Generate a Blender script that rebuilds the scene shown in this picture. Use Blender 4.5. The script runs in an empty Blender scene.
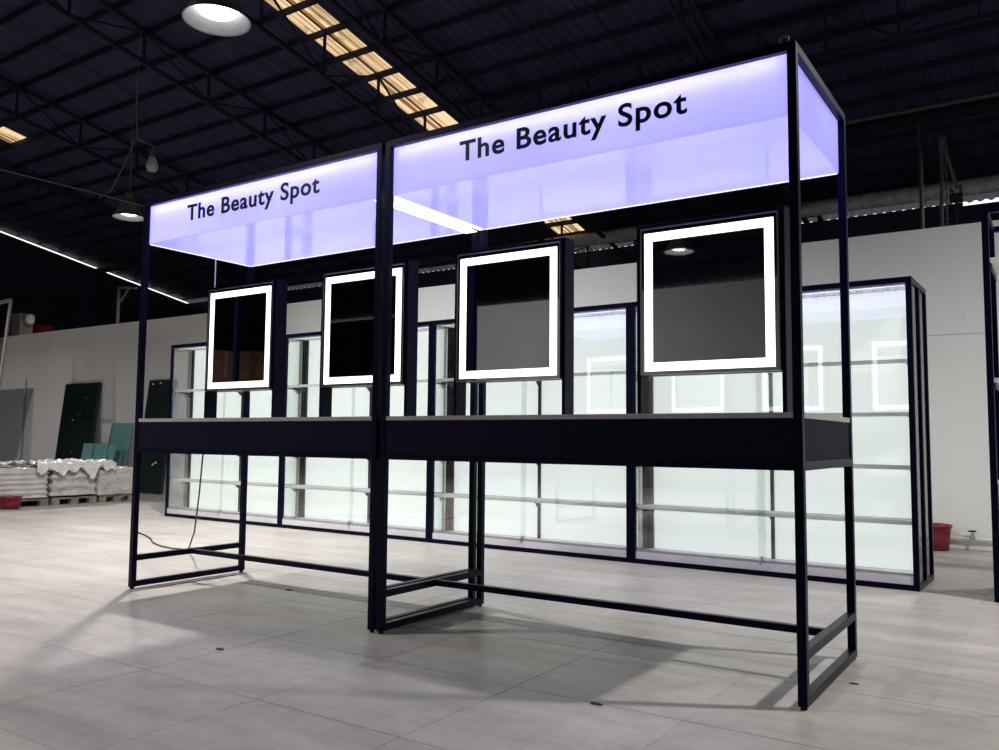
import bpy, bmesh, math, random
from mathutils import Vector, Matrix, noise
random.seed(7)
scene = bpy.context.scene
COL = scene.collection

# ------------------------------------------------------------------ camera
CAM = Vector((2.7481, -3.0788, 0.9288))
YAW, PIT, ROL, FPX = 0.5885, 0.0760, 0.0091, 841.7
FW = Vector((-math.sin(YAW) * math.cos(PIT), math.cos(YAW) * math.cos(PIT), math.sin(PIT)))
R0 = Vector((math.cos(YAW), math.sin(YAW), 0.0))
U0 = R0.cross(FW)
RT = R0 * math.cos(ROL) + U0 * math.sin(ROL)
UP = -R0 * math.sin(ROL) + U0 * math.cos(ROL)
cd = bpy.data.cameras.new('camera')
cd.sensor_fit = 'HORIZONTAL'; cd.sensor_width = 36.0; cd.lens = FPX / 999.0 * 36.0
cd.clip_start = 0.05; cd.clip_end = 200
cam = bpy.data.objects.new('camera', cd); COL.objects.link(cam)
m3 = Matrix((RT, UP, -FW)).transposed()
cam.matrix_world = Matrix.Translation(CAM) @ m3.to_4x4()
scene.camera = cam

def project(p):
    d = Vector(p) - CAM
    w = d.dot(FW)
    if w <= 0.05: return None
    return (499.5 + FPX * d.dot(RT) / w, 375 - FPX * d.dot(UP) / w)
def ray(x, y): return FW + RT * ((x - 499.5) / FPX) + UP * ((375 - y) / FPX)
def on_y(x, y, Y): d = ray(x, y); return CAM + d * ((Y - CAM.y) / d.y)
def on_z(x, y, Z): d = ray(x, y); return CAM + d * ((Z - CAM.z) / d.z)

# ------------------------------------------------------------------ world, view, light levels
w = bpy.data.worlds.new('sky'); scene.world = w; w.use_nodes = True
bg = w.node_tree.nodes['Background']
bg.inputs['Color'].default_value = (1.0, 0.93, 0.82, 1); bg.inputs['Strength'].default_value = 1.5
vs = scene.view_settings
vs.view_transform = 'Standard'; vs.look = 'None'; vs.gamma = 1.0; vs.use_curve_mapping = False
vs.exposure = 0.0
LAMP_W = 230.0            # a high-bay lamp
PANEL_E = 0.72            # backlit cabinet panel
SIGN_E = 0.38             # backlit acrylic of the canopy
SIGN_LED = 18.0            # LED strips inside the canopy
MIRROR_LED = 2.2          # LED band of a mirror

# ------------------------------------------------------------------ material helpers
def newmat(name):
    m = bpy.data.materials.new(name); m.use_nodes = True
    nt = m.node_tree; nt.nodes.clear()
    out = nt.nodes.new('ShaderNodeOutputMaterial')
    return m, nt, out
def lk(nt, a, b): nt.links.new(a, b)
def coords(nt, kind='Object', scale=(1, 1, 1)):
    mp = nt.nodes.new('ShaderNodeMapping'); mp.inputs['Scale'].default_value = scale
    if kind == 'World':
        g = nt.nodes.new('ShaderNodeNewGeometry'); lk(nt, g.outputs['Position'], mp.inputs['Vector'])
    else:
        tc = nt.nodes.new('ShaderNodeTexCoord'); lk(nt, tc.outputs[kind], mp.inputs['Vector'])
    return mp.outputs['Vector']
def noise_ramp(nt, vec, scale, c0, c1, p0=0.35, p1=0.65, detail=4.0, rough=0.6):
    n = nt.nodes.new('ShaderNodeTexNoise'); n.inputs['Scale'].default_value = scale
    n.inputs['Detail'].default_value = detail; n.inputs['Roughness'].default_value = rough
    lk(nt, vec, n.inputs['Vector'])
    r = nt.nodes.new('ShaderNodeValToRGB')
    r.color_ramp.elements[0].position = p0; r.color_ramp.elements[0].color = (*c0, 1)
    r.color_ramp.elements[1].position = p1; r.color_ramp.elements[1].color = (*c1, 1)
    lk(nt, n.outputs['Fac'], r.inputs['Fac'])
    return r.outputs['Color'], n.outputs['Fac']
def mixc(nt, a, b, fac, mode='MIX'):
    mx = nt.nodes.new('ShaderNodeMix'); mx.data_type = 'RGBA'; mx.blend_type = mode
    if isinstance(fac, (int, float)): mx.inputs[0].default_value = fac
    else: lk(nt, fac, mx.inputs[0])
    for s, v in ((6, a), (7, b)):
        if isinstance(v, tuple): mx.inputs[s].default_value = (*v, 1)
        else: lk(nt, v, mx.inputs[s])
    return mx.outputs[2]
def simple(name, col, rough=0.5, metal=0.0, var=0.15, nscale=6.0, bump=0.0, bscale=80.0, emit=None, estr=0.0, spec=0.5, spec_tint=None, world=False, stretch=(1, 1, 1)):
    m, nt, out = newmat(name)
    p = nt.nodes.new('ShaderNodeBsdfPrincipled'); lk(nt, p.outputs[0], out.inputs[0])
    v = coords(nt, 'World' if world else 'Object', stretch)
    c0 = tuple(c * (1 - var) for c in col); c1 = tuple(min(1, c * (1 + var)) for c in col)
    c, f = noise_ramp(nt, v, nscale, c0, c1)
    lk(nt, c, p.inputs['Base Color'])
    p.inputs['Roughness'].default_value = rough; p.inputs['Metallic'].default_value = metal
    p.inputs['Specular IOR Level'].default_value = spec
    if spec_tint: p.inputs['Specular Tint'].default_value = (*spec_tint, 1)
    if emit:
        p.inputs['Emission Color'].default_value = (*emit, 1); p.inputs['Emission Strength'].default_value = estr
    if bump:
        n = nt.nodes.new('ShaderNodeTexNoise'); n.inputs['Scale'].default_value = bscale; lk(nt, v, n.inputs['Vector'])
        b = nt.nodes.new('ShaderNodeBump'); b.inputs['Strength'].default_value = bump; b.inputs['Distance'].default_value = 0.01
        lk(nt, n.outputs['Fac'], b.inputs['Height']); lk(nt, b.outputs[0], p.inputs['Normal'])
    return m
def emitter(name, col, strength):
    m, nt, out = newmat(name)
    e = nt.nodes.new('ShaderNodeEmission'); e.inputs['Color'].default_value = (*col, 1); e.inputs['Strength'].default_value = strength
    lk(nt, e.outputs[0], out.inputs[0]); return m
def schlick(nt, f0):
    lw = nt.nodes.new('ShaderNodeLayerWeight'); lw.inputs['Blend'].default_value = 0.5
    pw = nt.nodes.new('ShaderNodeMath'); pw.operation = 'POWER'; pw.inputs[1].default_value = 5.0; lk(nt, lw.outputs['Facing'], pw.inputs[0])
    ma = nt.nodes.new('ShaderNodeMath'); ma.operation = 'MULTIPLY_ADD'; ma.inputs[1].default_value = 1 - f0; ma.inputs[2].default_value = f0
    lk(nt, pw.outputs[0], ma.inputs[0]); return ma
def glass(name, tint=(0.985, 1.0, 0.992), ior=1.5, boost=1.0, rough=0.0):
    m, nt, out = newmat(name)
    t = nt.nodes.new('ShaderNodeBsdfTransparent'); t.inputs['Color'].default_value = (*tint, 1)
    g = nt.nodes.new('ShaderNodeBsdfGlossy'); g.inputs['Roughness'].default_value = rough
    mu = schlick(nt, ((ior - 1) / (ior + 1)) ** 2 * boost)
    x = nt.nodes.new('ShaderNodeMixShader'); lk(nt, mu.outputs[0], x.inputs[0]); lk(nt, t.outputs[0], x.inputs[1]); lk(nt, g.outputs[0], x.inputs[2])
    lk(nt, x.outputs[0], out.inputs[0]); return m

M = {}
M['black'] = simple('black_powder_coat', (0.0025, 0.0025, 0.014), 0.36, var=0.1, nscale=30, spec=0.13, spec_tint=(0.5, 0.5, 1.0), bump=0.05, bscale=400)
M['apron'] = simple('navy_black_laminate', (0.005, 0.005, 0.014), 0.6, var=0.1, nscale=20, spec=0.10, spec_tint=(0.5, 0.5, 1.0))
M['top_grey'] = simple('grey_stone_worktop', (0.36, 0.33, 0.34), 0.35, var=0.12, nscale=25)
M['letter'] = simple('black_acrylic_letters', (0.004, 0.004, 0.005), 0.3, var=0.05)
M['rubber'] = simple('black_rubber', (0.01, 0.01, 0.011), 0.8, var=0.1)
M['chrome'] = simple('brushed_aluminium', (0.62, 0.62, 0.64), 0.28, 1.0, var=0.06, nscale=40)
M['mirror'] = simple('silvered_mirror', (0.66, 0.67, 0.69), 0.015, 1.0, var=0.01)
M['mirror_led'] = emitter('mirror_led_band', (1.0, 0.985, 0.90), MIRROR_LED)
M['led'] = emitter('led_strip_white', (0.93, 0.93, 1.0), SIGN_LED)
M['edge'] = emitter('lit_acrylic_edge', (0.95, 0.93, 1.0), 1.4)
M['glass'] = glass('clear_float_glass', boost=3.4)
M['white_metal'] = simple('white_powder_coat', (0.78, 0.79, 0.80), 0.4, var=0.04)
M['standard'] = simple('slotted_grey_upright', (0.035, 0.037, 0.04), 0.45, 0.3, var=0.2, nscale=30)
M['track'] = simple('anodised_track', (0.42, 0.41, 0.46), 0.4, 0.4, var=0.06)
M['cab_led'] = emitter('cabinet_led', (0.95, 0.97, 1.0), 2.0)
M['cab_top'] = simple('white_cabinet_top', (0.8, 0.8, 0.8), 0.5, var=0.04)
M['drywall'] = None
M['dark_wall'] = simple('dark_sheet_cladding', (0.022, 0.020, 0.060), 0.8, var=0.25, nscale=1.5, world=True)
M['roof'] = simple('dark_roof_sheet', (0.024, 0.021, 0.072), 0.75, var=0.35, nscale=1.2, world=True, stretch=(2.5, 0.4, 1))
M['steel'] = simple('painted_roof_steel', (0.006, 0.006, 0.026), 0.8, var=0.2, nscale=8)
M['steel_grey'] = simple('grey_galvanised_steel', (0.10, 0.095, 0.095), 0.55, 0.2, var=0.2, nscale=8)
M['duct'] = simple('silver_grey_duct', (0.45, 0.44, 0.45), 0.5, 0.1, var=0.25, nscale=6)
M['lamp_shell'] = simple('spun_aluminium_shell', (0.22, 0.22, 0.24), 0.5, 0.2, var=0.06)
M['lamp_glow'] = emitter('lamp_lens', (1.0, 0.98, 0.95), 7.0)
M['cord_dark'] = simple('dark_flex', (0.03, 0.03, 0.03), 0.6)
M['cord_grey'] = simple('grey_flex', (0.14, 0.13, 0.12), 0.6)
M['bulb'] = simple('frosted_bulb', (0.42, 0.41, 0.38), 0.3, var=0.1)
M['red'] = simple('red_plastic', (0.20, 0.009, 0.022), 0.4, var=0.12, nscale=5)
M['green'] = simple('dark_green_glass_stack', (0.004, 0.018, 0.017), 0.35, var=0.4, nscale=3)
M['teal'] = simple('teal_glass_sheet', (0.20, 0.43, 0.43), 0.3, var=0.12, nscale=5)
M['sticker'] = simple('white_sticker', (0.85, 0.85, 0.85), 0.5, var=0.03)
M['wood'] = simple('grey_pallet_wood', (0.24, 0.21, 0.18), 0.8, var=0.3, nscale=10)
M['film'] = simple('white_wrapping_film', (0.55, 0.52, 0.51), 0.25, var=0.12, nscale=7, bump=0.5, bscale=25)
M['film2'] = simple('crumpled_plastic_film', (0.75, 0.73, 0.72), 0.18, var=0.12, nscale=12, bump=0.6, bscale=35)
M['smoke_glass'] = glass('grey_glass', tint=(0.80, 0.82, 0.82), boost=1.3)
M['alu_frame'] = simple('pale_metal_frame', (0.5, 0.5, 0.5), 0.4, 0.3, var=0.08)
M['box'] = simple('grey_carton', (0.20, 0.18, 0.17), 0.8, var=0.15)
M['pvc'] = simple('white_pvc', (0.72, 0.72, 0.70), 0.4, var=0.05)
M['brown'] = simple('brown_carton', (0.16, 0.08, 0.05), 0.8, var=0.25, nscale=4)

# back-lit cabinet panel: white diffuser with its own light
M['lit_panel'] = simple('backlit_white_panel', (0.80, 0.83, 0.81), 0.5, var=0.02, nscale=2, emit=(0.95, 1.0, 0.965), estr=PANEL_E)

# lilac acrylic of the lit canopy: lets the LEDs behind it through, with a soft gloss
def acrylic():
    m, nt, out = newmat('lilac_opal_acrylic')
    v = coords(nt, 'Object', (0.6, 1, 1))
    c, _ = noise_ramp(nt, v, 1.6, (0.575, 0.56, 0.97), (0.635, 0.62, 0.99), 0.3, 0.7, 2)
    tr = nt.nodes.new('ShaderNodeBsdfTranslucent'); lk(nt, c, tr.inputs['Color'])
    df = nt.nodes.new('ShaderNodeBsdfDiffuse'); lk(nt, c, df.inputs['Color'])
    a = nt.nodes.new('ShaderNodeMixShader'); a.inputs[0].default_value = 0.45
    lk(nt, tr.outputs[0], a.inputs[1]); lk(nt, df.outputs[0], a.inputs[2])
    e = nt.nodes.new('ShaderNodeEmission'); lk(nt, c, e.inputs['Color']); e.inputs['Strength'].default_value = SIGN_E
    s = nt.nodes.new('ShaderNodeAddShader'); lk(nt, a.outputs[0], s.inputs[0]); lk(nt, e.outputs[0], s.inputs[1])
    g = nt.nodes.new('ShaderNodeBsdfGlossy'); g.inputs['Roughness'].default_value = 0.06
    f = schlick(nt, 0.035)
    x = nt.nodes.new('ShaderNodeMixShader'); lk(nt, f.outputs[0], x.inputs[0]); lk(nt, s.outputs[0], x.inputs[1]); lk(nt, g.outputs[0], x.inputs[2])
    lk(nt, x.outputs[0], out.inputs[0]); return m
M['acrylic'] = acrylic()

def floor_mat(name, joints):
    m, nt, out = newmat(name)
    p = nt.nodes.new('ShaderNodeBsdfPrincipled'); lk(nt, p.outputs[0], out.inputs[0])
    v = coords(nt, 'World', (1, 1, 1))
    c, _ = noise_ramp(nt, v, 0.9, (0.405, 0.382, 0.352), (0.515, 0.480, 0.462), 0.3, 0.7, 5)
    v2 = coords(nt, 'World', (0.5, 3.0, 1))
    c2, f2 = noise_ramp(nt, v2, 1.6, (0.66, 0.66, 0.67), (1.06, 1.05, 1.04), 0.28, 0.60, 6, 0.7)
    c = mixc(nt, c, c2, 0.8, 'MULTIPLY')
    v3 = coords(nt, 'World', (1, 1, 1))
    c3, _ = noise_ramp(nt, v3, 14, (0.80, 0.80, 0.79), (1.05, 1.04, 1.04), 0.3, 0.6, 6, 0.7)
    c = mixc(nt, c, c3, 0.7, 'MULTIPLY')
    if joints:
        b = nt.nodes.new('ShaderNodeTexBrick'); b.offset = 0; b.squash = 1
        b.inputs['Scale'].default_value = 1.0; b.inputs['Brick Width'].default_value = 0.665; b.inputs['Row Height'].default_value = 0.665
        b.inputs['Mortar Size'].default_value = 0.004; b.inputs['Color1'].default_value = (1, 1, 1, 1); b.inputs['Color2'].default_value = (0.96, 0.96, 0.96, 1)
        b.inputs['Mortar'].default_value = (0.7, 0.7, 0.7, 1)
        mp = nt.nodes.new('ShaderNodeMapping'); mp.inputs['Location'].default_value = (0.335, 0.335, 0)
        g = nt.nodes.new('ShaderNodeNewGeometry'); lk(nt, g.outputs['Position'], mp.inputs['Vector']); lk(nt, mp.outputs[0], b.inputs['Vector'])
        c = mixc(nt, c, b.outputs['Color'], 1.0, 'MULTIPLY')
    else:
        oi = nt.nodes.new('ShaderNodeObjectInfo')
        r = nt.nodes.new('ShaderNodeMapRange'); r.inputs['To Min'].default_value = 0.95; r.inputs['To Max'].default_value = 1.04
        lk(nt, oi.outputs['Random'], r.inputs['Value'])
        cm = nt.nodes.new('ShaderNodeCombineColor')
        for i in range(3): lk(nt, r.outputs[0], cm.inputs[i])
        c = mixc(nt, c, cm.outputs[0], 1.0, 'MULTIPLY')
    lk(nt, c, p.inputs['Base Color'])
    rr = nt.nodes.new('ShaderNodeMapRange'); rr.inputs['To Min'].default_value = 0.30; rr.inputs['To Max'].default_value = 0.52
    lk(nt, f2, rr.inputs['Value']); lk(nt, rr.outputs[0], p.inputs['Roughness'])
    p.inputs['Specular IOR Level'].default_value = 0.4
    return m
M['floor'] = floor_mat('worn_concrete_floor', True)
M['tile'] = floor_mat('worn_floor_tile', False)
M['grout'] = simple('pale_grout', (0.5, 0.48, 0.46), 0.8)

def drywall():
    m, nt, out = newmat('painted_wallboard')
    p = nt.nodes.new('ShaderNodeBsdfPrincipled'); lk(nt, p.outputs[0], out.inputs[0])
    v = coords(nt, 'World', (1, 1, 0.5))
    c, _ = noise_ramp(nt, v, 0.7, (0.77, 0.77, 0.775), (0.85, 0.85, 0.845), 0.3, 0.7, 5)
    v2 = coords(nt, 'World', (1, 1, 1))
    c2, _ = noise_ramp(nt, v2, 9, (0.7, 0.7, 0.68), (1, 1, 1), 0.22, 0.30, 2)
    c = mixc(nt, c, c2, 0.35, 'MULTIPLY')
    lk(nt, c, p.inputs['Base Color']); p.inputs['Roughness'].default_value = 0.75
    return m
M['drywall'] = drywall()
M['dimmed_board'] = simple('shade_darkened_board', (0.20, 0.20, 0.21), 0.8, var=0.05, nscale=1.0, world=True)  # wallboard colour darkened, putting the dimness behind the viewer into it

def skylight():
    m, nt, out = newmat('weathered_translucent_sheet')
    v = coords(nt, 'World', (14.0, 0.25, 0.25))
    c, _ = noise_ramp(nt, v, 1.0, (0.20, 0.11, 0.055), (0.80, 0.62, 0.40), 0.36, 0.56, 3)
    v2 = coords(nt, 'World', (3, 2.0, 1))
    c2, _ = noise_ramp(nt, v2, 1.4, (0.45, 0.38, 0.32), (1, 1, 1), 0.3, 0.45, 4)
    c = mixc(nt, c, c2, 0.8, 'MULTIPLY')
    tr = nt.nodes.new('ShaderNodeBsdfTranslucent'); lk(nt, c, tr.inputs['Color']); lk(nt, tr.outputs[0], out.inputs[0])
    return m
M['skylight'] = skylight()
def brightened_shelf():  # translucency added so the panel light brightens the white metal shelf lips
    m, nt, out = newmat('translucent_brightened_shelf')
    v = coords(nt); c, _ = noise_ramp(nt, v, 3, (0.84, 0.86, 0.86), (0.92, 0.93, 0.93))
    a = nt.nodes.new('ShaderNodeBsdfTranslucent'); b = nt.nodes.new('ShaderNodeBsdfDiffuse'); x = nt.nodes.new('ShaderNodeMixShader')
    lk(nt, c, a.inputs['Color']); lk(nt, c, b.inputs['Color']); x.inputs[0].default_value = 0.45
    lk(nt, a.outputs[0], x.inputs[1]); lk(nt, b.outputs[0], x.inputs[2]); lk(nt, x.outputs[0], out.inputs[0]); return m
M['brightened_shelf'] = brightened_shelf()

# ------------------------------------------------------------------ mesh helpers
class MB:
    def __init__(s): s.v = []; s.f = []
    def quad_box(s, x0, x1, y0, y1, z0, z1):
        b = len(s.v)
        s.v += [(x0, y0, z0), (x1, y0, z0), (x1, y1, z0), (x0, y1, z0), (x0, y0, z1), (x1, y0, z1), (x1, y1, z1), (x0, y1, z1)]
        s.f += [(b, b+3, b+2, b+1), (b+4, b+5, b+6, b+7), (b, b+1, b+5, b+4), (b+1, b+2, b+6, b+5), (b+2, b+3, b+7, b+6), (b+3, b, b+4, b+7)]
        return s
    def tube(s, pts, r, n=8, caps=True):
        pts = [Vector(p) for p in pts]; base = len(s.v); k = len(pts)
        for i, p in enumerate(pts):
            t = (pts[min(i+1, k-1)] - pts[max(i-1, 0)]).normalized()
            a = t.cross(Vector((0, 0, 1)))
            if a.length < 1e-3: a = t.cross(Vector((1, 0, 0)))
            a.normalize(); b = t.cross(a)
            rr = r[i] if isinstance(r, (list, tuple)) else r
            for j in range(n):
                an = 2 * math.pi * j / n
                s.v.append(tuple(p + a * (rr * math.cos(an)) + b * (rr * math.sin(an))))
        for i in range(k - 1):
            for j in range(n):
                q = base + i * n
                s.f.append((q + j, q + (j+1) % n, q + n + (j+1) % n, q + n + j))
        if caps:
            s.f.append(tuple(base + j for j in range(n))[::-1]); s.f.append(tuple(base + (k-1)*n + j for j in range(n)))
        return s
    def bar(s, a, b, wd, ht=None):
        a = Vector(a); b = Vector(b); ht = ht or wd
        t = (b - a).normalized(); x = t.cross(Vector((0, 0, 1)))
        if x.length < 1e-3: x = Vector((1, 0, 0))
        x.normalize(); y = x.cross(t); q = len(s.v)
        for p in (a, b):
            for sx, sy in ((-1, -1), (1, -1), (1, 1), (-1, 1)):
                s.v.append(tuple(p + x * (sx * wd / 2) + y * (sy * ht / 2)))
        s.f += [(q, q+1, q+2, q+3), (q+7, q+6, q+5, q+4)] + [(q+i, q+4+i, q+4+(i+1) % 4, q+(i+1) % 4) for i in range(4)]
        return s
    def lathe(s, prof, n=32, c=(0, 0, 0)):
        base = len(s.v); k = len(prof)
        for r, z in prof:
            for j in range(n):
                an = 2 * math.pi * j / n
                s.v.append((c[0] + r * math.cos(an), c[1] + r * math.sin(an), c[2] + z))
        for i in range(k - 1):
            for j in range(n):
                q = base + i * n
                s.f.append((q + j, q + (j+1) % n, q + n + (j+1) % n, q + n + j))
        return s
    def mesh(s, name):
        me = bpy.data.meshes.new(name); me.from_pydata(s.v, [], s.f)
        bm = bmesh.new(); bm.from_mesh(me)
        bmesh.ops.remove_doubles(bm, verts=bm.verts, dist=1e-5); bmesh.ops.recalc_face_normals(bm, faces=bm.faces)
        bm.to_mesh(me); bm.free(); me.update(); return me
    def build(s, name, mat, parent=None, smooth=False, bevel=0.0, loc=None):
        me = s.mesh(name)
        me.materials.append(M[mat] if isinstance(mat, str) else mat)
        o = bpy.data.objects.new(name, me); COL.objects.link(o)
        if parent: o.parent = parent
        if loc: o.location = loc
        if smooth:
            for p in me.polygons: p.use_smooth = True
        if bevel:
            md = o.modifiers.new('edge', 'BEVEL'); md.width = bevel; md.segments = 2; md.limit_method = 'ANGLE'
        return o
def box(*a): return MB().quad_box(*a)
def tag(o, label=None, cat=None, group=None, kind=None):
    if label: o['label'] = label
    if cat: o['category'] = cat
    if group: o['group'] = group
    if kind: o['kind'] = kind
    return o
def empty(name, loc=(0, 0, 0), rz=0.0):
    o = bpy.data.objects.new(name, None); COL.objects.link(o); o.location = loc; o.rotation_euler = (0, 0, rz)
    o.empty_display_size = 0.1; return o
def clone(o, parent=None):
    c = o.copy(); COL.objects.link(c); c.parent = parent
    for ch in list(o.children): clone(ch, c)
    return c

# ------------------------------------------------------------------ dimensions
W, D, P, G, H = 1.985, 0.855, 0.033, 0.0235, 2.40
WALL_Y, WALL_H = 5.43, 2.90
HX0, HX1, HY0, HY1 = -23.7, 14.0, -22.0, 16.0
EAVE, SL, RIDGE = 5.82, 0.19, -3.0
def roof_z(y): return EAVE + SL * (HY1 - y) if y >= RIDGE else EAVE + SL * (HY1 - RIDGE) - SL * (RIDGE - y)

# ================================================================== STRUCTURE
# ---- floor with its separate tiles
fl = box(HX0 - .3, HX1 + .3, HY0 - .3, HY1 + .3, -0.15, -0.0014).build('floor', 'floor'); tag(fl, 'grey worn concrete tile floor of the hall', kind='structure')
TP = 0.665
tm = None; cand = []
for i in range(-26, 6):
    for j in range(-5, 9):
        x0, y0 = -0.33 + i * TP, -0.335 + j * TP
        if y0 + TP > WALL_Y - 0.02: continue
        vis = False
        for a in (0.05, .5, .95):
            for b in (0.05, .5, .95):
                q = project((x0 + a * TP, y0 + b * TP, 0))
                if q and -5 < q[0] < 1004 and -5 < q[1] < 755: vis = True
        if vis: cand.append(((Vector((x0 + TP/2, y0 + TP/2, 0)) - CAM).length, x0, y0))
cand.sort(); cand = cand[:300]
t_mb = MB(); e = 0.0017; b_ = 0.0018; hi = TP - e
t_mb.v = [(e, e, -0.0014), (hi, e, -0.0014), (hi, hi, -0.0014), (e, hi, -0.0014),
          (e, e, -0.0006), (hi, e, -0.0006), (hi, hi, -0.0006), (e, hi, -0.0006),
          (e+b_, e+b_, 0), (hi-b_, e+b_, 0), (hi-b_, hi-b_, 0), (e+b_, hi-b_, 0)]
t_mb.f = [(0, 1, 5, 4), (1, 2, 6, 5), (2, 3, 7, 6), (3, 0, 4, 7), (4, 5, 9, 8), (5, 6, 10, 9), (6, 7, 11, 10), (7, 4, 8, 11), (8, 9, 10, 11)]
tm = t_mb.mesh('floor_tile'); tm.materials.append(M['tile'])
for _, x0, y0 in cand:
    o = bpy.data.objects.new('floor_tile', tm); COL.objects.link(o); o.parent = fl
    o.location = (x0, y0, random.uniform(-0.0002, 0.0002))

# ---- partition walls made of boards
def partition(name, x0, x1, y, side, label, pitch=1.32, seams=None, mat='drywall'):
    core = box(x0, x1, y if side < 0 else y - 0.08, y + 0.08 if side < 0 else y, 0, WALL_H - 0.004).build(name, mat)
    tag(core, label, kind='structure')
    x = x0
    while x < x1 - 0.01:
        xe = min(x + (pitch if x < -8.0 else 20.0), x1)
        hs = seams(x)
        for z0, z1 in zip([0] + hs, hs + [WALL_H]):
            g = 0.003
            ya, yb = (y - 0.012, y) if side < 0 else (y, y + 0.012)
            box(x + g, xe - g, ya, yb, z0 + (g if z0 else 0.0), z1 - g).build('wall_board', mat, core, bevel=0.002)
        x = xe
    return core
partition('wall_back_partition', -18.55, 7.85, WALL_Y + 0.012, -1, 'pale grey boarded partition wall behind the display cabinets', seams=lambda x: [2.575] if x < -8.0 else [1.905])
partition('wall_front_partition', -4.45, 8.75, -6.35, 1, 'pale grey partition wall behind the viewer, seen in the mirrors', seams=lambda x: [], mat='dimmed_board')

# ---- hall shell
def shell(name, bm, label): return tag(bm.build(name, 'dark_wall'), label, kind='structure')
b = MB(); b.quad_box(HX0, 1.25, HY1 - 0.1, HY1, 0, EAVE - 0.06); b.quad_box(1.25, HX1, HY1 - 0.1, HY1, 0, EAVE - 0.13)
shell('wall_back', b, 'dark rear wall of the hall under the eave')
# gable walls follow the roof; a slot of daylight is left under the roof
def gable(x0, x1, gap):
    m = MB(); pr = [(HY0, 0), (HY1, 0), (HY1, roof_z(HY1) - gap), (8.6, roof_z(8.6) - gap), (8.5, roof_z(8.5) + .06), (RIDGE, roof_z(RIDGE) + .06), (HY0, roof_z(HY0) + .06)]
    n = len(pr)
    m.v = [(x0, y, z) for y, z in pr] + [(x1, y, z) for y, z in pr]
    m.f = [tuple(range(n))[::-1], tuple(range(n, 2*n))] + [(i, (i+1) % n, n + (i+1) % n, n + i) for i in range(n)]
    return m
shell('wall_left', gable(HX0, HX0 + 0.1, 0.10), 'dark gable wall at the far left end of the hall')
shell('wall_right', gable(HX1, HX1 + 0.1, -0.02), 'dark gable wall at the right end of the hall')
shell('wall_front', box(HX0, HX1, HY0, HY0 + 0.1, 0, roof_z(HY0)), 'dark wall at the near end of the hall')

# ---- roof: corrugated sheets with slots for the skylights, purlins, trusses
SKY = [(-7.60, -6.85, -2.0, 15.9), (-17.40, -16.68, -2.0, 6.65)]
def sheet(m, x0, x1, y0, y1, pitch=0.19, amp=0.018, lift=0.0):
    n = max(2, int((x1 - x0) / (pitch / 4)))
    b0 = len(m.v)
    for i in range(n + 1):
        x = x0 + (x1 - x0) * i / n
        dz = amp * (1 if (i // 2) % 2 else -1) + lift
        m.v.append((x, y0, roof_z(y0) + 0.09 + dz)); m.v.append((x, y1, roof_z(y1) + 0.09 + dz))
    for i in range(n):
        q = b0 + 2 * i
        m.f.append((q, q+1, q+3, q+2))
m = MB()
xs = sorted([HX0 - .3, HX1 + .3] + [s[0] for s in SKY] + [s[1] for s in SKY])
for a, c in zip(xs[:-1], xs[1:]):
    hit = [s for s in SKY if abs(s[0] - a) < 1e-6]
    if hit:
        s = hit[0]; sheet(m, a, c, RIDGE, s[2]); sheet(m, a, c, s[3], HY1 + .3)
    else: sheet(m, a, c, RIDGE, HY1 + .3)
sheet(m, HX0 - .3, HX1 + .3, HY0 - .3, RIDGE)
ceil = m.build('ceiling', 'roof'); tag(ceil, 'dark corrugated steel roof of the hall', kind='structure')
PY = [5.86 + 0.655 * k for k in range(-13, 16)]
for y in PY:
    z = roof_z(y)
    box(HX0 + .1, HX1, y - 0.022, y + 0.022, z - 0.04, z + 0.066).build('purlin', 'steel', ceil)
for k in range(1, 14):
    y = RIDGE - 1.31 * k; z = roof_z(y)
    box(HX0 + .1, HX1, y - 0.04, y + 0.04, z - 0.06, z + 0.066).build('purlin', 'steel', ceil)
for wi, (a, c, y0, y1) in enumerate(SKY):
    win = empty('window_%d' % (wi + 1), ((a + c) / 2, y1, roof_z(y1) + 0.05)); tag(win, 'amber-lit roof skylight strip' if wi == 0 else 'small roof skylight at the upper left', kind='structure')
    ys = [y0] + [y for y in PY if y0 < y < y1] + [y1]
    for p, q in zip(ys[:-1], ys[1:]):
        mm = MB(); sheet(mm, a, c, p, q, pitch=0.15, amp=0.016)
        o = mm.build('skylight_sheet', 'skylight', win); o.matrix_parent_inverse = Matrix.Translation(win.location).inverted()
def truss(x, depth, y0, y1, step=1.31):
    t = MB(); ch = 0.07 if x != -7.05 else 0.02; t.bar((x, y0, roof_z(y0) - 0.1), (x, y1, roof_z(y1) - 0.1), ch)
    o = t.build('roof_truss', 'steel', ceil)
    MB().bar((x, y0, roof_z(y0) - 0.1 - depth), (x, y1, roof_z(y1) - 0.1 - depth), 0.07).build('bottom_chord', 'steel', o)
    y = y0 + 0.2; k = 0
    while y < y1:
        MB().bar((x, y, roof_z(y) - 0.12), (x, y, roof_z(y) - depth - 0.08), 0.04).build('web_bar', 'steel', o)
        y2 = y + step
        if y2 < y1:
            if k % 2: pa, pb = (x, y, roof_z(y) - depth - 0.1), (x, y2, roof_z(y2) - 0.12)
            else: pa, pb = (x, y, roof_z(y) - 0.12), (x, y2, roof_z(y2) - depth - 0.1)
            MB().bar(pa, pb, 0.03).build('web_brace', 'steel', o)
        y = y2; k += 1
for x, d in ((-18.4, .6), (-14.2, .6), (-10.0, .55), (-7.05, .75), (-5.75, .6), (-1.45, .6), (2.8, .6), (7.0, .6)):
    truss(x, d, RIDGE, HY1 - 0.15)
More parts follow.
